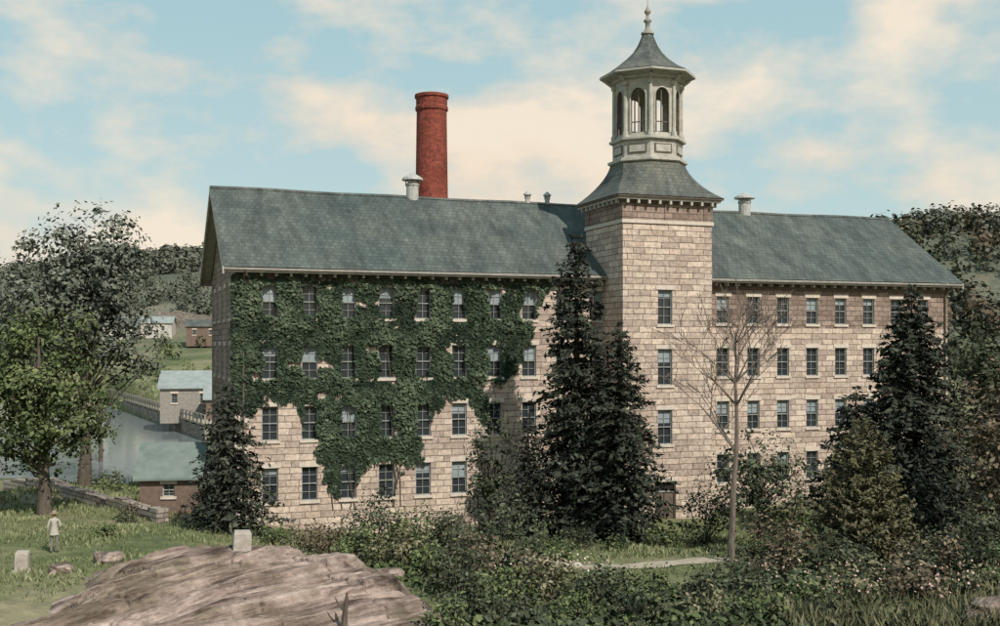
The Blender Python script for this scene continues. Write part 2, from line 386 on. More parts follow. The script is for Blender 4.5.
for k in range(8):
    an=R(45*k); ca,sa=math.cos(an),math.sin(an)
    def fo(u,d,z,ca=ca,sa=sa):
        r_=aw-d; return (r_*ca-u*sa, r_*sa+u*ca, z)
    LN.box(-.62,.62,-.19,-.145,22.1,22.7,'trim_dark',fo); LN.box(-.52,.52,-.22,-.192,22.18,22.62,'trim',fo)
    hw=.47; zb=23.45; zs_=25.75; zt=26.95; hwf=wF/2
    arc=[(hw*math.cos(q_),zs_+hw*1.15*math.sin(q_)) for q_ in np.linspace(0,math.pi,13)]
    for d0 in (0,.22):
        LN.add([fo(-hwf,d0,23.2),fo(hwf,d0,23.2),fo(hwf,d0,zb),fo(-hwf,d0,zb)],[(0,1,2,3)],'trim')
        LN.add([fo(-hwf,d0,zb),fo(-hw,d0,zb),fo(-hw,d0,zs_),fo(-hwf,d0,zs_)],[(0,1,2,3)],'trim')
        LN.add([fo(hwf,d0,zb),fo(hw,d0,zb),fo(hw,d0,zs_),fo(hwf,d0,zs_)],[(0,1,2,3)],'trim')
        for j in range(12):
            (u1_,z1_),(u2_,z2_)=arc[j],arc[j+1]
            v1=hwf*(1-2*j/12); v2=hwf*(1-2*(j+1)/12)
            LN.add([fo(u1_,d0,z1_),fo(u2_,d0,z2_),fo(v2,d0,zt),fo(v1,d0,zt)],[(0,1,2,3)],'trim')
        LN.add([fo(hw,d0,zs_),fo(hwf,d0,zs_),fo(hwf,d0,zt)],[(0,1,2)],'trim'); LN.add([fo(-hw,d0,zs_),fo(-hwf,d0,zs_),fo(-hwf,d0,zt)],[(0,1,2)],'trim')
    path=[(hw,zb)]+arc+[(-hw,zb)]
    for j in range(len(path)-1):
        LN.add([fo(path[j][0],0,path[j][1]),fo(path[j+1][0],0,path[j+1][1]),fo(path[j+1][0],.22,path[j+1][1]),fo(path[j][0],.22,path[j][1])],[(0,1,2,3)],'trim_dark')
    LN.tube([fo(p_[0]*1.12,-.03,p_[1] if p_[1]<=zs_ else zs_+(p_[1]-zs_)*1.1) for p_ in path],[.055]*len(path),'trim',5)
    LN.box(-.035,.035,.08,.14,zb,zs_+.5,'trim_dark',fo); 
    LN.box(-hw,-.036,.08,.13,24.1,24.17,'trim_dark',fo); LN.box(.036,hw,.08,.13,24.1,24.17,'trim_dark',fo)
    c_=R(45*k+22.5); rc=aw/math.cos(R(22.5))+.05
    px_,py_=rc*math.cos(c_),rc*math.sin(c_)
    LN.tube([(px_,py_,23.2),(px_,py_,23.5),(px_,py_,23.52),(px_,py_,26.5),(px_,py_,26.52),(px_,py_,26.75)],[.2,.2,.13,.12,.19,.22],'trim',8)
    bx=R(45*k+22.5)
    LN.tube([(rc*math.cos(bx)*1.02,rc*math.sin(bx)*1.02,26.7),(2.75*math.cos(bx),2.75*math.sin(bx),27.12)],[.09,.12],'trim',5)
LN.rings([o8(2.02,26.9),o8(2.2,26.98),o8(2.2,27.1),o8(2.75,27.2),o8(2.92,27.25),o8(2.92,27.36)],'trim',cap0=True)
LN.obj('belfry_lantern',tw)
BR=MB(); pr=[]
for s_,a in ((0,2.98),(.02,3.0),(.12,2.45),(.27,1.85),(.42,1.32),(.56,.92),(.7,.66),(.82,.5),(.92,.38),(1,.3)):
    pr.append(o8(a*.96,27.362+2.95*s_))
BR.rings(pr,'slate2',cap1=True); BR.obj('belfry_roof',tw)
FN=MB(); n=10
def rg(r_,z): return [(r_*math.cos(6.2832*k/n),r_*math.sin(6.2832*k/n),z) for k in range(n)]
FN.rings([rg(.42,30.2),rg(.44,30.32),rg(.3,30.38),rg(.16,30.6),rg(.15,30.95),rg(.26,31.05),rg(.27,31.15),rg(.12,31.25),rg(.09,31.5),rg(.2,31.62),rg(.22,31.74),rg(.14,31.86),rg(.03,32.1),rg(.02,32.6)],'wood',cap1=True)
FN.obj('finial',tw,smooth=True)

# ------------------------------------------------------------------ ivy
def ivy_low(t):
    return np.interp(t,[-.3,0,1.2,3.6,4.6,5.4,7,9,10.4,11.2,12,15,16.4,17.2,18.4,19.6],[7.4,6.8,7.4,6.4,3.4,1.8,1.0,2.4,1.6,3.4,6.6,6.0,7.2,9.2,10.4,13.0])
iv=MB()
n=60000; t=rng.uniform(-.25,19.8,n); z=rng.uniform(.3,13.85,n)
nz=np.array([mn.noise(Vector((a*.55,b_*.55,3.1)))+.5*mn.noise(Vector((a*1.7,b_*1.7,8.1))) for a,b_ in zip(t,z)])
n2_=np.array([mn.noise(Vector((a*1.1,b_*1.1,13.1))) for a,b_ in zip(t,z)])
edge=(z-ivy_low(t)-nz*2.6)
keep=(edge>rng.uniform(-.3,1.6,n)*.55)&(n2_>-.50+.12*(z>13.2))
for o in FO:
    if o[0]<20:
        keep&=~((t>o[0]+.04+n2_*.25)&(t<o[1]-.04-n2_*.25)&(z>o[2]+n2_*.3)&(z<o[3]+n2_*.2))
t,z,nz,n2_=t[keep],z[keep],nz[keep],n2_[keep]
dd=-.04-.34*np.clip(.45+nz,0,1)*rng.uniform(0,1,len(t))
C=np.stack([t,dd,z],1); NN=rng.normal(0,.55,C.shape)+np.array([0,-1,.55])
iv.leaves(C,NN,rng.uniform(.16,.32,len(t)),.45+.55*nz+rng.normal(0,.18,len(t)),'lf_ivy',.85)
for i in range(16):
    t0=rng.uniform(1,16); P=[(t0,-.05,0)]
    for k in range(8): P.append((P[-1][0]+rng.normal(0,.25),-.06,1.6*(k+1)))
    if ivy_low(t0)<2.5: iv.tube(P,[.035-.003*k for k in range(9)],'bark',4)
o=iv.obj('ivy'); o.location=mill.location; o.rotation_euler=mill.rotation_euler

# ------------------------------------------------------------------ chimney
ch=MB(); n=24
def rg2(r_,z): return [(r_*math.cos(6.2832*k/n),r_*math.sin(6.2832*k/n),z) for k in range(n)]
ch.rings([rg2(1.75,-2),rg2(1.30,29.9)],'brick')
ch.rings([rg2(1.31,29.9),rg2(1.42,30.05),rg2(1.42,30.3),rg2(1.34,30.4),rg2(1.36,31.0),rg2(1.47,31.1),rg2(1.47,31.35),rg2(1.2,31.42),rg2(1.0,31.3),rg2(.95,29)],'brick')
ch.obj('brick_chimney',loc=(-5.9,95,0))

# ------------------------------------------------------------------ small buildings
def house(name,x,y,z,w,d,hh,rh,rz,wm,rm,nw=2,ov=.35):
    e=empty(name,(x,y,z),rz); b_=MB(); wn_=MB()
    f0=lambda u,q_,k:(u,q_-d/2,k)
    ops_=[]
    for i in range(nw):
        u=-w/2+w*(i+.5)/nw; ops_.append((u-.35,u+.35,hh*.35,hh*.35+min(1.2,hh*.4)))
    wall(b_,f0,-w/2,w/2,-1.5,hh,ops_,lambda u,k:wm)
    for o_ in ops_: window(wn_,f0,o_)
    for s_ in (-1,1):
        b_.add([(s_*w/2,-d/2,-1.5),(s_*w/2,d/2,-1.5),(s_*w/2,d/2,hh),(s_*w/2,0,hh+rh),(s_*w/2,-d/2,hh)],[(0,1,2,3,4)],wm)
    b_.add([(-w/2,d/2,-1.5),(w/2,d/2,-1.5),(w/2,d/2,hh),(-w/2,d/2,hh)],[(0,1,2,3)],wm)
    b_.obj('walls',e); 
    if nw: wn_.obj('windows',e)
    r_=MB(); sl=rh/(d/2)
    for s_ in (-1,1):
        y0=s_*(d/2+ov); z0=hh-sl*ov; t_=.12
        P=[(-w/2-ov,y0,z0),(w/2+ov,y0,z0),(w/2+ov,0,hh+rh),(-w/2-ov,0,hh+rh)]
        r_.add([(p[0],p[1],p[2]+.02) for p in P]+[(p[0],p[1],p[2]+.02+t_) for p in P],[(0,1,2,3),(4,5,6,7),(0,1,5,4),(0,3,7,4),(1,2,6,5)],rm)
    r_.obj('roof',e); return e
M['roof_green']=simple('faded_green_roof',(.13,.165,.145),(.20,.235,.21),1.5,.7,.2)
M['roof_pale']=simple('pale_tin_roof',(.22,.25,.235),(.33,.355,.335),1.2,.7,.2)
house('wheel_house',-20.3,68.6,.0,3.4,4.6,1.9,1.7,R(8),'barnred','roof_green',1)
house('storage_shed',-39.6,141,1.6,6.8,9,2.9,1.9,R(12),'wood','roof_pale',2)
house('storage_shed',-33.9,134,1.2,3.6,6,2.2,1.4,R(14),'barnred','roof_pale',1)
house('barn',-66.5,246,11.0,7,9,2.9,1.5,R(15),'barnred','slate2',2)
house('farmhouse',-86,262,12.2,16,8,2.8,1.5,R(10),'palewall','roof_pale',4)
def longwall(name,pts,hh,th,mat,jag=.12):
    b_=MB()
    for i in range(len(pts)-1):
        a=Vector(pts[i]); c=Vector(pts[i+1]); n_=max(1,int((c-a).length/1.1))
        d=(c-a)/n_; nrm=Vector((-d.y,d.x)).normalized()*th/2
        for k in range(n_):
            p=a+d*k; q_=a+d*(k+1); zt=h((p.x+q_.x)/2,(p.y+q_.y)/2); top=zt+hh+random.uniform(-jag,jag)
            P=[(p.x-nrm.x,p.y-nrm.y),(q_.x-nrm.x,q_.y-nrm.y),(q_.x+nrm.x,q_.y+nrm.y),(p.x+nrm.x,p.y+nrm.y)]
            b_.add([(x,y,zt-1.2) for x,y in P]+[(x,y,top) for x,y in P],[(0,1,5,4),(1,2,6,5),(2,3,7,6),(3,0,4,7),(4,5,6,7)],mat)
    return b_.obj(name)
longwall('retaining_wall',[(-135,288),(-105,284),(-86,280),(-70,274)],3.6,1,'fieldstone',jag=.35)
longwall('stone_wall',[(-36,80.5),(-30.6,75.5),(-24,68),(-19.2,62.6)],.75,.7,'fieldstone')
dw=MB()
A=Vector((-32,124)); B_=Vector((-72,204)); n_=40; d=(B_-A)/n_; nr=Vector((-d.y,d.x)).normalized()
for k in range(n_):
    p=A+d*k; q_=A+d*(k+1)*1.0; w2=1.3
    P=[(p+nr*w2),(q_+nr*w2),(q_-nr*w2),(p-nr*w2)]
    dw.add([(v.x,v.y,.72) for v in P]+[(v.x,v.y,.92) for v in P],[(0,1,2,3),(4,5,6,7),(0,1,5,4),(2,3,7,6)],'dirt')
    for s_ in (1,-1):
        c=p+nr*w2*s_*.93
        dw.box(c.x-.09,c.x+.09,c.y-.09,c.y+.09,.92,2.0,'wood')
        c2=q_+nr*w2*s_*.93
        for z_ in (1.45,1.92): dw.tube([(c.x,c.y,z_),(c2.x,c2.y,z_)],[.07,.07],'wood',4)
    if k%2==0:
        for s_ in (1,-1):
            c=p+nr*w2*s_*.8; dw.box(c.x-.2,c.x+.2,c.y-.2,c.y+.2,-3,.715,'wood')
v=[A+nr*1.1,B_+nr*1.1,B_-nr*1.1,A-nr*1.1]
dw.add([(p.x,p.y,-3) for p in v]+[(p.x,p.y,.5) for p in v],[(0,1,5,4),(2,3,7,6),(4,5,6,7)],'fieldstone')
dw.obj('mill_dam')

# ------------------------------------------------------------------ vegetation
def clumpcloud(mb,centers,rads,mat,per,leaf,tints,outc,spread=.18,aspect=.6,upb=.45):
    for c,r_,t_ in zip(centers,rads,tints):
        k=int(per*r_*r_); 
        if k<4: k=4
        d=rng.normal(0,1,(k,3)); d/=np.linalg.norm(d,axis=1,keepdims=True)
        rr=r_*(rng.uniform(0,1,(k,1))**.45)*np.array([1,1,.75]); P=c+d*rr
        out=(c-outc); out=out/max(np.linalg.norm(out),.01)
        Nn=d*.7+out*.4+np.array([0,0,upb])+rng.normal(0,.45,(k,3))
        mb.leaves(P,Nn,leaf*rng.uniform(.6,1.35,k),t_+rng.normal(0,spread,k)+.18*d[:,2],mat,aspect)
def decid(name,x,y,hh,crowns,mat,seed,leaf=.3,per=60,trunk=.3,bark='bark',sink=.1,nlimb=None):
    global rng
    rng=np.random.default_rng(seed); z0=h(x,y)-sink; mb=MB(); allc=[]
    for (dx,dy,zc,rx,ry,rz,ncl) in crowns:
        d=rng.normal(0,1,(ncl,3)); d/=np.linalg.norm(d,axis=1,keepdims=True)
        rr=(rng.uniform(.12,1,(ncl,1))**.55)*rng.uniform(.8,1.12,(ncl,1))
        P=np.array([dx,dy,zc])+d*rr*np.array([rx,ry,rz]); 
        rad=rng.uniform(.13,.30,ncl)*(rx+rz)/2
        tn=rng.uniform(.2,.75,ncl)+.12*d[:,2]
        clumpcloud(mb,P,rad,mat,per,leaf,tn,np.array([dx,dy,zc-rz*.4]))
        k=ncl*14; d2=rng.normal(0,1,(k,3)); d2/=np.linalg.norm(d2,axis=1,keepdims=True)
        P2=np.array([dx,dy,zc])+d2*np.array([rx,ry,rz])*rng.uniform(.75,1.2,(k,1))
        mb.leaves(P2,d2+rng.normal(0,.5,(k,3)),leaf*rng.uniform(.5,1,k),rng.uniform(.3,.8,k),mat)
        allc+= [p for p in P]
    topz=max(c[2]+c[5]*.55 for c in crowns)
    cx=np.mean([c[0] for c in crowns]); cy=np.mean([c[1] for c in crowns])
    tp=[(0,0,0)]; n_=6
    for i in range(1,n_+1):
        s_=i/n_; tp.append((cx*s_*s_+rng.normal(0,.04)*trunk*6,cy*s_*s_+rng.normal(0,.12),topz*s_))
    mb.tube(tp,[trunk*(1.35 if i==0 else 1)*(1-.85*i/n_)+.02 for i in range(n_+1)],bark,8)
    rng.shuffle(allc)
    for c in allc[:(nlimb or min(45,len(allc)))]:
        s_=min(.9,max(.22,(c[2]/topz)*.62))
        i=int(s_*n_); fr=s_*n_-i; a=np.array(tp[i])*(1-fr)+np.array(tp[min(i+1,n_)])*fr
        mid=(a+c)/2+np.array([0,0,-.06*np.linalg.norm(c-a)])+rng.normal(0,.15,3)
        rr=trunk*.32*(1-s_)+.03
        mb.tube([a,mid,c],[rr,rr*.6,.015],bark,5)
    return mb.obj(name,loc=(x,y,z0))
def conifer(name,x,y,hh,r,seed,mat='lf_spruce',leaf=.34,dens=1.0,power=.9,base=.05,droop=.35,levels=None,lean=0,tint0=.45,rag=.28):
    global rng
    rng=np.random.default_rng(seed); z0=h(x,y)-.1; mb=MB()
    nl=levels or int(hh*3.2); Cs=[];Ns=[];Ss=[];Ts=[]
    mb.tube([(0,0,0),(lean*.5,0,hh*.5),(lean,0,hh*.985)],[hh*.018+.06,hh*.011+.03,.012],'bark',7)
    ph=0; side=rng.uniform(.85,1.12,12)
    for i in range(nl):
        u=base+(1-base)*(i+rng.uniform(-.3,.3))/nl
        if u>=.995: continue
        zz=u*hh; RR=r*((1-u)**power)+.10
        if u<.12: RR*=.8+u*1.6
        nb=int(6+5*min(1,RR/2)); ph+=.7
        for k in range(nb):
            an=ph+6.2832*k/nb+rng.normal(0,.18); Lb=RR*side[int(an*1.91)%12]*(1+rng.normal(0,rag*.55))*(1.2 if rng.random()<.12 else 1)
            Lb=max(Lb,.12)
            ca,sa=math.cos(an),math.sin(an)
            nn=max(4,int(Lb*13*dens)); s_=rng.uniform(.08,1,nn)**.75
            wob=(1-s_*.65)*Lb*.30
            lat=rng.normal(0,1,nn)*wob*.55
            rise=(.16 if u>.6 else 0)
            dz=-droop*Lb*s_**1.4+rise*Lb*s_ +.10*Lb*np.maximum(0,s_-.8)*3+rng.normal(0,.06,nn)-abs(lat)*.2
            px_=ca*Lb*s_-sa*lat+lean*u; py_=sa*Lb*s_+ca*lat
            Cs.append(np.stack([px_,py_,zz+dz],1))
            Ns.append(np.stack([np.full(nn,ca*.35),np.full(nn,sa*.35),np.full(nn,.8)],1)+rng.normal(0,.45,(nn,3)))
            Ss.append(leaf*rng.uniform(.6,1.3,nn)*(.55+.45*min(1,RR/1.2)))
            bt_=rng.normal(0,.14)
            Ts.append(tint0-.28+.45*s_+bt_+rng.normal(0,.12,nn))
            if Lb>.6 and k%2==0:
                mb.tube([(lean*u,0,zz),(lean*u+ca*Lb*.5,sa*Lb*.5,zz-droop*Lb*.3),(lean*u+ca*Lb*.9,sa*Lb*.9,zz-droop*Lb*.8)],[.035,.022,.008],'bark',4)
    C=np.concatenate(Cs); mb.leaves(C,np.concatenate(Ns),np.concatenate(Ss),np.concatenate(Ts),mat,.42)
    return mb.obj(name,loc=(x,y,z0))
def bush(name,x,y,r,hh,mat,seed,leaf=.2,per=72,stems=6,ncl=None):
    global rng
    rng=np.random.default_rng(seed); z0=h(x,y)-.1; mb=MB()
    ncl=ncl or int(16+10*r); d=rng.normal(0,1,(ncl,3)); d[:,2]=abs(d[:,2]); d/=np.linalg.norm(d,axis=1,keepdims=True)
    rr=rng.uniform(.2,1,(ncl,1))**.5
    P=np.array([0,0,hh*.12])+d*rr*np.array([r*.9,r*.8,hh*.82])
    rad=rng.uniform(.16,.36,ncl)*(r+hh*.5)*.75
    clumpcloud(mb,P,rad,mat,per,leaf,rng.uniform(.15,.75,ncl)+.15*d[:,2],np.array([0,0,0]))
    for i in range(stems*3):
        c=P[i%ncl]*rng.uniform(.9,1.3); mb.tube([(rng.normal(0,.15),rng.normal(0,.15),0),c*.55+rng.normal(0,.08,3),c],[.035,.022,.006],'bark',4)
        k=10; q_=c+rng.normal(0,.18,(k,3)); mb.leaves(q_,rng.normal(0,1,(k,3))+[0,0,.5],leaf*.8,rng.uniform(.3,.9,k),mat)
    return mb.obj(name,loc=(x,y,z0))

decid('shade_tree',-27.3,66,13,[(-.3,0,8.2,3.9,3.4,4.6,90),(.9,-.4,5.2,3.1,2.8,2.6,45),(-1.8,0,5.0,2.2,2.2,2.4,25)],'lf_green',21,leaf=.34,per=62,trunk=.36)
decid('shade_tree',-31.0,82,20,[(.4,0,15.6,4.9,4.3,5.2,105),(3.0,0,11.4,2.8,2.8,4.0,38),(-3,0,13.6,4,4,4.4,36)],'lf_grey',22,leaf=.44,per=44,trunk=.42)
decid('shade_tree',-42,86,17,[(0,0,12.5,5,5,5.5,85)],'lf_grey',23,leaf=.45,per=38,trunk=.4)
decid('shade_tree',-37,102,11,[(0,0,7.2,2.2,2.2,3.4,24)],'lf_green',24,leaf=.36,per=40,trunk=.22)
conifer('spruce_tree',-14.6,59.2,8.4,2.7,31,leaf=.36,power=.62,dens=1.15,tint0=.5)
conifer('spruce_tree',4.45,63.0,17.6,2.6,32,leaf=.40,power=.55,dens=1.25,lean=-.1,rag=.5)
conifer('spruce_tree',6.7,61.5,12.6,2.9,33,leaf=.40,power=.62,dens=1.2,rag=.5)
conifer('spruce_tree',1.6,62.2,7.2,1.7,34,leaf=.34,power=.7)
conifer('spruce_tree',23.2,62,14.7,5.2,35,leaf=.44,power=.8,dens=1.15)
conifer('spruce_tree',19.9,61.5,9.0,3.6,36,leaf=.42,power=.75,dens=1.1)
conifer('arborvitae',17.0,51.5,6.9,2.6,37,mat='lf_yew',leaf=.24,power=.66,dens=3.0,droop=-.25,base=.0,rag=.10,tint0=.5)
decid('maple_tree',24.2,53.0,9,[(0,0,6.0,2.4,2.4,3.6,50),(.8,0,3.6,2.4,2.2,2.2,35)],'lf_brown',38,leaf=.3,per=70,trunk=.18)
decid('maple_tree',30,66,12,[(0,0,8,4,4,5,80)],'lf_dark',39,leaf=.38,per=50,trunk=.25)
decid('maple_tree',38,76,12,[(0,0,7.5,5,5,5,80)],'lf_dark',40,leaf=.42,per=42,trunk=.25)
decid('young_tree',-.5,57,8,[(0,0,4.9,1.25,1.2,2.7,42),(.2,0,2.6,1.7,1.5,1.9,30)],'lf_dark',41,leaf=.24,per=110,trunk=.1)
decid('young_tree',13.7,58,6.5,[(0,0,3.6,2.6,2.2,2.6,60)],'lf_dark',42,leaf=.27,per=85,trunk=.12)
B=[(-8.8,55,1.7,1.9,'lf_brown'),(-6.2,55.5,2.0,3.3,'lf_dark'),(-3.9,54.5,1.9,3.0,'lf_green'),(-2.2,50,1.8,2.6,'lf_dark'),(-6.8,51.5,1.7,1.9,'lf_green'),
   (-4.4,49,1.6,2.0,'lf_weed'),(.3,46.5,1.7,3.3,'lf_dark'),(2.2,52,1.5,1.9,'lf_green'),(11.4,61,1.6,3.8,'lf_dark'),(15.2,57,1.6,2.8,'lf_green'),
   (11.9,46.5,1.6,3.4,'lf_brown'),(14.0,46,1.5,2.4,'lf_dark'),(13.0,50,1.6,2.4,'lf_green'),(8.4,57.5,1.3,1.4,'lf_green'),(17.6,45,1.7,2.2,'lf_brown'),(21.5,47,2.0,3.2,'lf_dark'),
   (20.0,43,1.5,2.0,'lf_green'),(-1.6,41.5,1.5,2.8,'lf_dark'),(.2,39,1.5,2.0,'lf_green'),(1.9,40.5,1.4,1.9,'lf_weed'),(3.7,39.5,1.4,1.8,'lf_dark'),(5.5,39.0,1.3,1.4,'lf_green'),
   (7.4,39,1.4,1.5,'lf_dark'),(9.2,40,1.4,1.8,'lf_dark'),(11,39,1.4,1.6,'lf_green'),(13,40.5,1.5,1.8,'lf_weed'),(15,40,1.5,1.8,'lf_brown'),(-11.5,56.5,1.0,1.3,'lf_green'),(-2.9,45.5,1.2,1.7,'lf_green'),
   (-18.2,51,.6,.7,'lf_green'),(-20.6,60.5,.7,.8,'lf_dark'),(-27.8,78,1.4,1.6,'lf_green'),(-24.2,76,1.2,1.5,'lf_green'),(-21.5,64.5,.9,1.0,'lf_brown'),(3.8,57.5,1.3,1.5,'lf_dark'),(5.9,56,1.0,.9,'lf_green'),
   (.4,36,1.2,1.3,'lf_dark'),(2.6,36.2,1.2,1.2,'lf_green'),(4.7,36,1.2,1.15,'lf_dark'),(6.8,36.2,1.2,1.1,'lf_weed'),(8.9,36.4,1.2,1.2,'lf_green'),(10.8,36.2,1.1,1.1,'lf_dark'),(1.4,43.5,1.3,1.6,'lf_brown'),(4.4,43,1.2,1.1,'lf_green'),
   (9.6,43.5,1.3,1.5,'lf_dark'),(16.2,42.2,1.4,1.7,'lf_dark'),(18.3,40.5,1.2,1.3,'lf_weed'),(15.6,49,1.5,1.6,'lf_dark'),(-1.0,44,1.3,2.2,'lf_brown'),(19.8,50,1.6,2.6,'lf_dark'),(-9.6,50.0,1.2,1.2,'lf_weed'),
   (-1.0,37.5,1.2,1.7,'lf_dark'),(-1.6,34.6,1.1,1.2,'lf_green')]
for i,(x,y,r_,hh,mt) in enumerate(B): bush('shrub',x,y,r_,hh,mt,100+i)
def bare(name,x,y,hh,seed):
    rr=random.Random(seed); mb=MB()
    def br(p,d,Ln,rad,dep):
        pts=[p]; rs=[rad]; q_=p
        for k in range(4):
            d=(d+Vector((rr.gauss(0,.09),rr.gauss(0,.09),.05))).normalized(); q_=q_+d*Ln/4; pts.append(q_); rs.append(max(.013,rad*(1-.16*(k+1))))
        mb.tube(pts,rs,'bark_pale',6 if dep<3 else 4)
        if dep>=5: return
        for k in range(3 if dep<4 else 2):
            i=rr.choice([2,3,4]); an=rr.uniform(0,6.28); sp=rr.uniform(.45,.95)
            e=Vector((math.cos(an),math.sin(an),0)); nd=(d+e*sp).normalized()
            br(pts[i],nd,Ln*rr.uniform(.55,.75),rs[i]*.68,dep+1)
    p=Vector((0,0,0)); pts=[p]; rs=[.17]
    for k in range(9):
        p=p+Vector((rr.gauss(.01,.05),rr.gauss(0,.04),hh*.092)); pts.append(p); rs.append(.17-.0125*(k+1))
    mb.tube(pts,rs,'bark_pale',7)
    for k in range(13):
        i=rr.randint(5,9); an=6.28*k/13+rr.uniform(-.3,.3); e=Vector((math.cos(an),math.sin(an)*.8,rr.uniform(.7,1.4))).normalized()
        br(pts[i],e,hh*.20*(1.5-.07*i),max(.05,rs[i]*.65),2)
    return mb.obj(name,loc=(x,y,h(x,y)-.1))
bare('bare_tree',10.55,50,11.2,5)

rng=np.random.default_rng(5)
ft=MB()
def fartree(x,y,s_,mat,n_,leaf,t_):
    z=h(x,y); d=rng.normal(0,1,(n_,3)); d/=np.linalg.norm(d,axis=1,keepdims=True)
    lump=1+.22*np.sin(d[:,0:1]*5+x)*np.cos(d[:,1:2]*4+y)
    P=np.array([x,y,z+s_*.55])+d*lump*(rng.uniform(.5,1,(n_,1))**.4)*np.array([s_*.5,s_*.5,s_*.6])
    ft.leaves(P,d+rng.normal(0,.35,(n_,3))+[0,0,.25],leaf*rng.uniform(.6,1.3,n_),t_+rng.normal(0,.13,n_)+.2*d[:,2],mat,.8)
for i in range(700):
    x=rng.uniform(72,175); y=rng.uniform(175,320); fartree(x,y,rng.uniform(3.6,6.6),('lf_far','lf_dark','lf_far','lf_brown')[int(rng.integers(0,4))],70,1.1,rng.uniform(.1,.65))
for i in range(60):
    x=rng.uniform(68,98); y=rng.uniform(100,165); fartree(x,y,rng.uniform(5,7.5),'lf_dark' if rng.random()<.6 else 'lf_far',150,.85,rng.uniform(.3,.7))
for i in range(620):
    y=rng.uniform(395,520); x=-y*rng.uniform(.22,.5)
    fartree(x,y,rng.uniform(3.5,6),'lf_far',50,1.6,rng.uniform(.1,.55))
for i in range(260):
    y=rng.uniform(292,395); x=-y*rng.uniform(.235,.5)
    if mn.noise(Vector((x*.025,y*.04,5)))<-.12: continue
    fartree(x,y,rng.uniform(2.6,4.6),'lf_far',60,1.0,rng.uniform(.1,.6))
for i in range(16):
    y=rng.uniform(215,245); x=-y*rng.uniform(.27,.45); fartree(x,y,rng.uniform(2.0,3.6),'lf_green',90,.6,rng.uniform(.3,.7))
for i in range(24):
    y=rng.uniform(150,200); x=-y*rng.uniform(.25,.34)
    if y<128-2*(x+34)+8: continue
    fartree(x,y,rng.uniform(1.2,2.4),'lf_green',80,.4,rng.uniform(.3,.7))
for i in range(24):
    fartree(rng.uniform(-150,-88),rng.uniform(212,235),rng.uniform(4,6.5),'lf_grey',100,.9,rng.uniform(.3,.7))
ft.obj('distant_trees')

# ------------------------------------------------------------------ rock outcrop
m,nt,b=newmat('gneiss_rock'); v=objco(nt)
mp0=N(nt,'ShaderNodeMapping'); mp0.inputs['Rotation'].default_value=(0,0,R(-53)); nt.links.new(v,mp0.inputs[0])
wn=noise(nt,v,.3,3,.5); 
mp=N(nt,'ShaderNodeMapping'); mp.inputs['Scale'].default_value=(.16,1.5,1.4); nt.links.new(mp0.outputs[0],mp.inputs[0])
a1=noise(nt,mp.outputs[0],1.1,8,.62)
mp2=N(nt,'ShaderNodeMapping'); mp2.inputs['Scale'].default_value=(.3,5.0,5.0); nt.links.new(mp0.outputs[0],mp2.inputs[0])
a4=noise(nt,mp2.outputs[0],1.0,5,.6)
a2=noise(nt,v,.35,5,.6); a3=noise(nt,v,4,5,.7)
r1=ramp(nt,[(.36,(.085,.062,.054)),(.43,(.21,.16,.138)),(.54,(.335,.262,.225)),(.70,(.47,.385,.335))]); nt.links.new(a1,r1.inputs[0])
r2=ramp(nt,[(.40,(.50,.50,.40)),(.55,(1.08,1.05,1.03))]); nt.links.new(a2,r2.inputs[0])
c=mix(nt,r1.outputs[0],r2.outputs[0],.85,'MULTIPLY'); r3=ramp(nt,[(.35,(.72,.72,.72)),(.6,(1.1,1.1,1.1))]); nt.links.new(a3,r3.inputs[0])
c=mix(nt,c,r3.outputs[0],.8,'MULTIPLY')
r5=ramp(nt,[(.40,(.45,.42,.40)),(.50,(1.05,1.05,1.05))]); nt.links.new(a4,r5.inputs[0]); c=mix(nt,c,r5.outputs[0],.75,'MULTIPLY')
nt.links.new(c,b.inputs['Base Color']); b.inputs['Roughness'].default_value=.9
bump(nt,b,math_(nt,'ADD',math_(nt,'ADD',a1,a4),math_(nt,'MULTIPLY',a3,.4)),.8,.15); M['rock']=m
def rockz(x,y):
    g=h(x,y); ex=(x+8.9)/7.4; ey=(y-36.2)/9.4
    n1=mn.fractal(Vector((x*.22,y*.22,1.7)),1,2,4)
    rho=max(0.0,(abs(ex)**2.6+abs(ey)**2.6)**(1/2.6)+n1*.20)
    if rho>=1: return g-.6*min(1,(rho-1)*5)-.05
    e=min(1,(1-rho)/.28); e=e*e*(3-2*e)
    wob=mn.noise(Vector((x*.14,y*.14,4)))*1.2+mn.noise(Vector((x*.5,y*.5,14)))*.16
    q_=.80*x-.60*y+wob; along=.60*x+.80*y
    def saw(p,off,sharp=.14):
        f_=((q_+off)/p)%1
        return f_/(1-sharp) if f_<1-sharp else (1-f_)/sharp
    i1=math.floor(q_/2.3); s1=saw(2.3,0,.08); i2=math.floor((q_+.4)/.85); s2=saw(.85,.4,.12); s3=saw(.33,.1,.2)
    jo=mn.noise(Vector((i1*7.7,1,1)))*4
    jnt=abs(((along+jo)/4.4)%1-.5)
    ja=math.floor((along+jo)/4.4+.5)
    hh=.85+.085*(y-36)+.10*(x+9)*(1 if x<-9 else -.9)+ .52*(s1-.45)*(.75+.6*mn.noise(Vector((i1*3.3,ja*2.1,2))))
    hh+=.22*mn.noise(Vector((i1*5.1+.3,ja*3.7+.2,9)))+.20*(s2-.5)*(.7+mn.noise(Vector((i2*3.1,along*.25,2))))+.06*(s3-.5)
    hh+=.16*mn.noise(Vector((x*.3,y*.3,21)))+.03*mn.fractal(Vector((x*2.2,y*2.2,2)),1,2,3)
    if jnt<.02: hh-=.22*(1-jnt/.02)
    return g-.05+max(hh,.04)*e
mb=MB(); gx=np.linspace(-18.0,.6,310); gy=np.linspace(26,47.5,310); n_=310
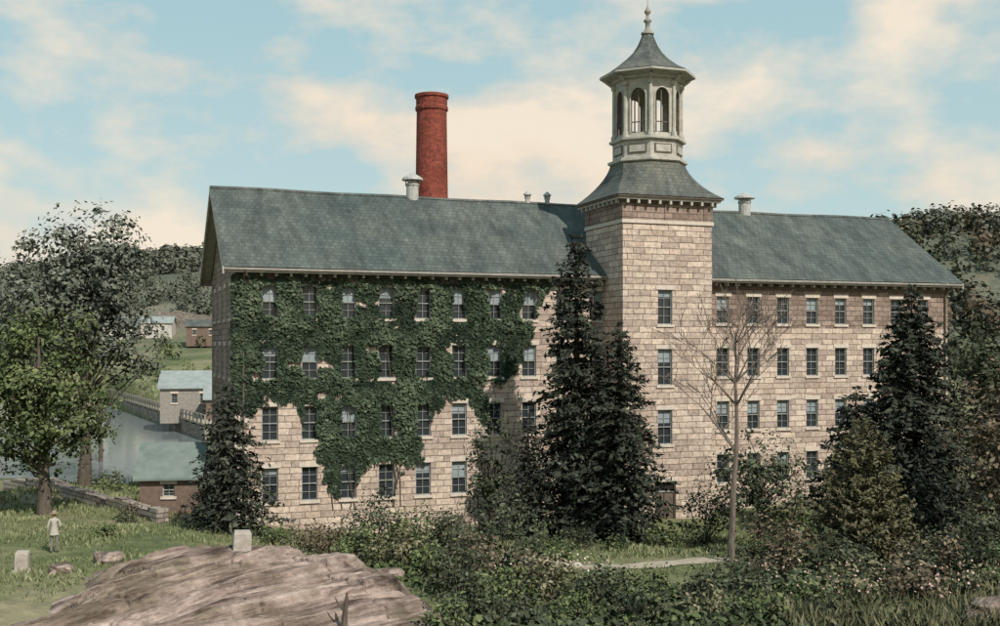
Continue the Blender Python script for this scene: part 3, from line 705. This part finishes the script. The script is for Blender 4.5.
V=[(x,y,rockz(x,y)) for y in gy for x in gx]
I=np.arange(n_*n_).reshape(n_,n_); F=np.stack([I[:-1,:-1],I[:-1,1:],I[1:,1:],I[1:,:-1]],-1).reshape(-1,4)
mb.add(V,F,'rock'); mb.obj('rock_outcrop')
def boulder(name,x,y,sx,sy,sz,seed,mat='rock',zoff=0,zb=None):
    bm=MB(); n1=12;n2=8; rs=[]
    for j in range(1,n2):
        th_=math.pi*j/n2; ring=[]
        for k in range(n1):
            p=2*math.pi*k/n1; d=Vector((math.sin(th_)*math.cos(p),math.sin(th_)*math.sin(p),math.cos(th_)))
            f_=1+.38*mn.noise(d*1.3+Vector((seed*3.1,seed,0)))
            d2=Vector([math.copysign(abs(c_)**.7,c_) for c_ in d])
            ring.append((d2.x*sx*f_,d2.y*sy*f_,d2.z*sz*f_))
        rs.append(ring)
    bm.rings(rs,mat,True,True)
    return bm.obj(name,loc=(x,y,(h(x,y) if zb is None else zb)+sz*.45+zoff))
M['pale_rock']=simple('pale_rock',(.30,.26,.22),(.50,.44,.38),3,.9,.5)
for i,(x,y,s_,mt) in enumerate([(1.1,47.5,.55,'pale_rock'),(1.9,48.3,.45,'pale_rock'),(2.6,47.2,.5,'pale_rock'),(3.3,48.8,.35,'pale_rock'),(.4,48.6,.4,'pale_rock'),(-15.8,44.5,.6,'rock'),(-17.0,42.6,.45,'rock'),(-4.5,44.8,.6,'rock'),(16.6,36.6,.9,'rock'),(17.6,37.6,.7,'rock'),(15.6,36,.5,'rock'),(8.6,62.5,.4,'pale_rock')]):
    boulder('boulder',x,y,s_,s_*.8,s_*.55,i+1,mt)
def block(name,x,y,zb,w,d,hh,rz):
    mb=MB()
    mb.rings([[(w/2*a,d/2*b_,z) for a,b_ in ((-1,-1),(1,-1),(1,1),(-1,1))] for w,d,z in ((w,d,0),(w*.98,d,hh*.55),(w*.95,d*.96,hh*.9),(w*.85,d*.84,hh))],'pale_rock',True,True)
    mb.rings([[(w*.62*a,d*.62*b_,z) for a,b_ in ((-1,-1),(1,-1),(1,1),(-1,1))] for z in (-.2,.08)],'pale_rock',True,True)
    o=mb.obj(name,loc=(x,y,zb)); o.rotation_euler=(0.03,.04,rz)
block('stone_marker',-10.9,46.4,h(-10.9,46.4)+.75,.75,.6,1.0,.3)
boulder('boulder',-10.9,46.4,1.2,.9,.7,33)
block('stone_marker',-18.6,42.8,h(-18.6,42.8),.5,.4,.8,.2)
st=MB(); zz=rockz(-4.9,34.5)
st.tube([(0,0,-.2),(.02,0,.4),(.08,.02,.85),(.1,0,1.1)],[.13,.09,.07,.03],'bark',7); st.tube([(.03,0,.5),(-.2,0,.8),(-.28,.05,.95)],[.05,.035,.015],'bark',5); st.tube([(.0,0,.1),(.3,-.1,-.05),(.7,-.2,-.1)],[.08,.06,.02],'bark',5)
st.obj('dead_stump',loc=(-4.9,34.5,zz))

mb=MB(); P=[(-1,49.5),(3,48.8),(7,49.3),(11,51),(15,54.5),(18,57)]; vs=[]; pts=[]
for i in range(len(P)-1):
    for k in range(8):
        s_=k/8; pts.append((P[i][0]*(1-s_)+P[i+1][0]*s_,P[i][1]*(1-s_)+P[i+1][1]*s_))
for i,(x,y) in enumerate(pts):
    for j in range(5):
        yy=y+(j-2)*.38*(1+.2*math.sin(i*1.3)); vs.append((x,yy,h(x,yy)+.03))
mb.add(vs,[(i*5+j,(i+1)*5+j,(i+1)*5+j+1,i*5+j+1) for i in range(len(pts)-1) for j in range(4)],'dirt'); mb.obj('path')

# ------------------------------------------------------------------ grass & weeds
def scatter(name,regions):
    mb=MB()
    for (x0_,x1_,y0_,y1_,n_,s0,s1,tb_,mm,asp,up) in regions:
        x=rng.uniform(x0_,x1_,n_); y=rng.uniform(y0_,y1_,n_)
        pn=np.array([mn.noise(Vector((a*.35,b_*.35,7)))+.4*mn.noise(Vector((a*1.1,b_*1.1,3))) for a,b_ in zip(x,y)])
        k=pn>rng.uniform(-.6,.25,n_); k&=~((abs((x+8.9)/7.0)**2.6+abs((y-36.2)/9.0)**2.6)<1)
        k&=~((abs(y-49.6)<1.0)&(x>-1)&(x<11))
        x,y,pn=x[k],y[k],pn[k]; s_=rng.uniform(s0,s1,len(x))*(1+.6*pn)
        C=np.stack([x,y,H(x,y)+s_*.42*(1 if up else rng.uniform(.3,2.2,len(x)))],1); a=rng.uniform(0,6.28,len(x))
        mb.leaves(C,np.stack([np.cos(a),np.sin(a),rng.normal(0,.25,len(x))+(.35 if up else .9)],1),s_,tb_+.5*pn+rng.normal(0,.15,len(x)),mm,asp,up=up)
    return mb.obj(name)
scatter('grass',[(-34,-6,38,68,34000,.12,.26,.5,'grass',.28,True),(-4,24,42,64,24000,.14,.30,.55,'grass',.28,True),(-34,-18,66,88,9000,.2,.4,.5,'grass',.28,True),
   (-60,-20,130,200,5000,.4,.8,.55,'grass',.28,True)])
scatter('weeds',[(-2,22,33,44,15000,.14,.34,.45,'lf_dark',.7,False),(-2,22,33,44,9000,.14,.30,.45,'lf_green',.7,False),(9,18,34,41,5000,.3,.7,.4,'lf_weed',.15,True),(-8,3,42,53,9000,.15,.35,.45,'lf_green',.6,False),(10,24,42,56,9000,.15,.35,.4,'lf_dark',.6,False)])
fl=MB(); n_=160; x=rng.uniform(9,19,n_); y=rng.uniform(37,43,n_); 
fl.leaves(np.stack([x,y,H(x,y)+rng.uniform(.4,1.4,n_)],1),rng.normal(0,.5,(n_,3))+[0,-.6,.8],rng.uniform(.07,.13,n_),rng.uniform(0,.6,n_),'flower',.9)
x=rng.uniform(-1,5,n_); y=rng.uniform(45,49,n_)
fl.leaves(np.stack([x,y,H(x,y)+rng.uniform(.15,.7,n_)],1),rng.normal(0,.5,(n_,3))+[0,-.6,.8],rng.uniform(.07,.13,n_),rng.uniform(0,1,n_),'flower',.9)
fl.obj('wildflowers')

# ------------------------------------------------------------------ person
M['skin']=simple('skin',(.42,.25,.18),(.48,.30,.22),5,.6,0)
M['shirt']=simple('linen_coat',(.36,.33,.28),(.46,.42,.37),6,.8,.2)
M['trousers']=simple('grey_trousers',(.16,.145,.13),(.23,.21,.185),6,.85,.2)
M['hair']=simple('dark_hair',(.03,.02,.015),(.06,.04,.03),8,.7,0)
M['straw']=simple('straw_hat_weave',(.24,.19,.12),(.34,.28,.19),9,.8,.2)
def person(x,y,rz):
    J=dict(pel=((0,0,.93),.135),waist=((0,.01,1.08),.125),chest=((0,.0,1.30),.15),sh=((0,0,1.42),.11),neck=((0,0,1.50),.055),jaw=((0,-.02,1.57),.07),head=((0,-.015,1.65),.088),crown=((0,0,1.71),.075),
      shl=((.18,0,1.41),.065),ell=((.25,.03,1.13),.048),wrl=((.26,-.08,.88),.032),shr=((-.18,0,1.41),.065),elr=((-.26,.02,1.14),.048),wrr=((-.20,-.16,.98),.032),
      hpl=((.09,0,.88),.10),knl=((.11,-.04,.49),.068),anl=((.12,.03,.09),.045),tol=((.13,-.14,.04),.035),
      hpr=((-.09,0,.88),.10),knr=((-.11,-.0,.49),.068),anr=((-.13,.0,.09),.045),tor=((-.15,-.17,.04),.035))
    E=[('pel','waist'),('waist','chest'),('chest','sh'),('sh','neck'),('neck','jaw'),('jaw','head'),('head','crown'),('sh','shl'),('shl','ell'),('ell','wrl'),('sh','shr'),('shr','elr'),('elr','wrr'),
       ('pel','hpl'),('hpl','knl'),('knl','anl'),('anl','tol'),('pel','hpr'),('hpr','knr'),('knr','anr'),('anr','tor')]
    for s_,wr in ((1,'wrl'),(-1,'wrr')):
        w=Vector(J[wr][0]); pn='p'+wr; J[pn]=(tuple(w+Vector((0,-.02,-.07))),.026); E.append((wr,pn))
        for k in range(4):
            f1=f'{pn}f{k}'; J[f1]=(tuple(w+Vector((s_*.0,-.045+.02*k,-.125))),.0095); J[f1+'t']=(tuple(w+Vector((-s_*.015,-.05+.02*k,-.165-.006*(k in(1,2))))),.008)
            E+= [(pn,f1),(f1,f1+'t')]
        J[pn+'th']=(tuple(w+Vector((-s_*.01,-.065,-.085))),.010); E.append((pn,pn+'th'))
    ks=list(J); me=bpy.data.meshes.new('body'); me.from_pydata([J[k][0] for k in ks],[(ks.index(a),ks.index(b_)) for a,b_ in E],[])
    o=bpy.data.objects.new('tmp',me); S.collection.objects.link(o)
    md=o.modifiers.new('s','SKIN'); 
    for i,k in enumerate(ks):
        sv=me.skin_vertices[0].data[i]; r_=J[k][1]; sv.radius=(r_,r_*(.8 if k in('pel','waist','chest','sh') else 1)); sv.use_root=(k=='pel')
    sb=o.modifiers.new('u','SUBSURF'); sb.levels=2; sb.render_levels=2
    dg=bpy.context.evaluated_depsgraph_get(); m2=bpy.data.meshes.new_from_object(o.evaluated_get(dg)); bpy.data.objects.remove(o)
    m2.materials.clear()
    for k in ('shirt','trousers','skin','hair'): m2.materials.append(M[k])
    for p in m2.polygons:
        c=p.center; p.use_smooth=True
        hand=(abs(c.x)>.165 and c.z<.93 and c.z>.6 and (c.x>0 or c.y<-.1)) or (c.x<-.15 and c.y<-.13 and c.z<1.0 and c.z>.7)
        p.material_index=2 if (c.z>1.50 or hand) else (3 if c.z<.07 else (1 if c.z<.86 else 0))
        if c.z>1.62 and c.y>.0: p.material_index=3
    e=empty('person',(x,y,h(x,y)),rz)
    b_=bpy.data.objects.new('body',m2); S.collection.objects.link(b_); b_.parent=e
    ht=MB(); n=20; rr=lambda r_,z:[(r_*math.cos(6.2832*k/n),r_*1.1*math.sin(6.2832*k/n)-.01,z) for k in range(n)]
    ht.rings([rr(.09,1.69),rr(.175,1.685),rr(.178,1.695),rr(.102,1.705),rr(.098,1.78),rr(.08,1.81),rr(.03,1.815)],'straw',cap1=True); ht.obj('hat',e)
    fc=MB(); fc.rings([[(a*.016,-.105-b_*.0,1.625) for a,b_ in ((-1,0),(1,0),(0,1))],[(a*.006,-.112,1.66) for a in (-1,1,0)]],'skin',True,True)
    for s_ in (-1,1):
        fc.box(s_*.032-.011,s_*.032+.011,-.106,-.098,1.655,1.665,'hair'); fc.box(s_*.092-.008,s_*.092+.008,-.03,.01,1.62,1.67,'skin')
    fc.box(-.022,.022,-.101,-.09,1.592,1.600,'barnred'); fc.obj('face',e)
    ck=MB(); rk=lambda a,b_,z:[(a*math.cos(6.2832*k/n),b_*math.sin(6.2832*k/n),z) for k in range(n)]
    ck.rings([rk(.145,.12,1.1),rk(.165,.14,.95),rk(.20,.17,.78)],'shirt'); ck.obj('coat_skirt',e,smooth=True)
person(-19.05,47.0,R(200))

# ------------------------------------------------------------------ light & sky
sv=Vector((.55,-.83,.95)).normalized()
el=math.asin(sv.z); az=math.atan2(sv.x,sv.y)
sd=bpy.data.lights.new('sun','SUN'); sd.energy=4.3; sd.angle=R(.5); sd.color=(1,.94,.86)
so=bpy.data.objects.new('sun',sd); S.collection.objects.link(so); so.rotation_euler=(-sv).to_track_quat('-Z','Y').to_euler(); so.location=(40,-60,70)
w=bpy.data.worlds.new('World'); S.world=w; w.use_nodes=True; nt=w.node_tree
bg=nt.nodes['Background']; sky=N(nt,'ShaderNodeTexSky',sky_type='NISHITA'); sky.sun_disc=False; sky.sun_elevation=el; sky.sun_rotation=az; sky.dust_density=2
tc=N(nt,'ShaderNodeTexCoord'); sp=N(nt,'ShaderNodeSeparateXYZ'); nt.links.new(tc.outputs['Generated'],sp.inputs[0])
mp=N(nt,'ShaderNodeMapping'); mp.inputs['Scale'].default_value=(1,1,1.9); mp.inputs['Location'].default_value=(.62,.1,.45); nt.links.new(tc.outputs['Generated'],mp.inputs[0])
c1=noise(nt,mp.outputs[0],7.0,6,.55); c2=noise(nt,mp.outputs[0],2.6,3,.5)
cs_=math_(nt,'ADD',math_(nt,'MULTIPLY',c1,.66),math_(nt,'MULTIPLY',c2,.42))
lowb=math_(nt,'MULTIPLY',math_(nt,'SUBTRACT',.22,sp.outputs[2]),.36)
sideb=math_(nt,'MULTIPLY',sp.outputs[0],.05)
cs_=math_(nt,'ADD',math_(nt,'ADD',cs_,lowb),sideb)
cr=ramp(nt,[(.475,(0,0,0)),(.62,(.95,.95,.95)),(1,(1,1,1))]); nt.links.new(cs_,cr.inputs[0])
er=ramp(nt,[(0,(7.0,7.0,6.0)),(.12,(5.0,6.6,6.6)),(.35,(3.7,5.8,6.3)),(1,(2,3.6,5))]); nt.links.new(sp.outputs[2],er.inputs[0])
base=mix(nt,sky.outputs[0],er.outputs[0],.84)
cc=ramp(nt,[(.35,(8.4,6.6,5.0)),(.65,(8.7,7.6,6.2))]); nt.links.new(c1,cc.inputs[0])
fin=mix(nt,base,cc.outputs[0],cr.outputs[0]); nt.links.new(fin,bg.inputs[0]); bg.inputs[1].default_value=.106

cd=bpy.data.cameras.new('camera'); cd.sensor_width=36; cd.lens=39.6; cd.shift_y=.032; cd.clip_end=8000; cd.clip_start=.1
co=bpy.data.objects.new('camera',cd); S.collection.objects.link(co); co.location=(0,0,9.8); co.rotation_euler=(R(90),0,0); S.camera=co
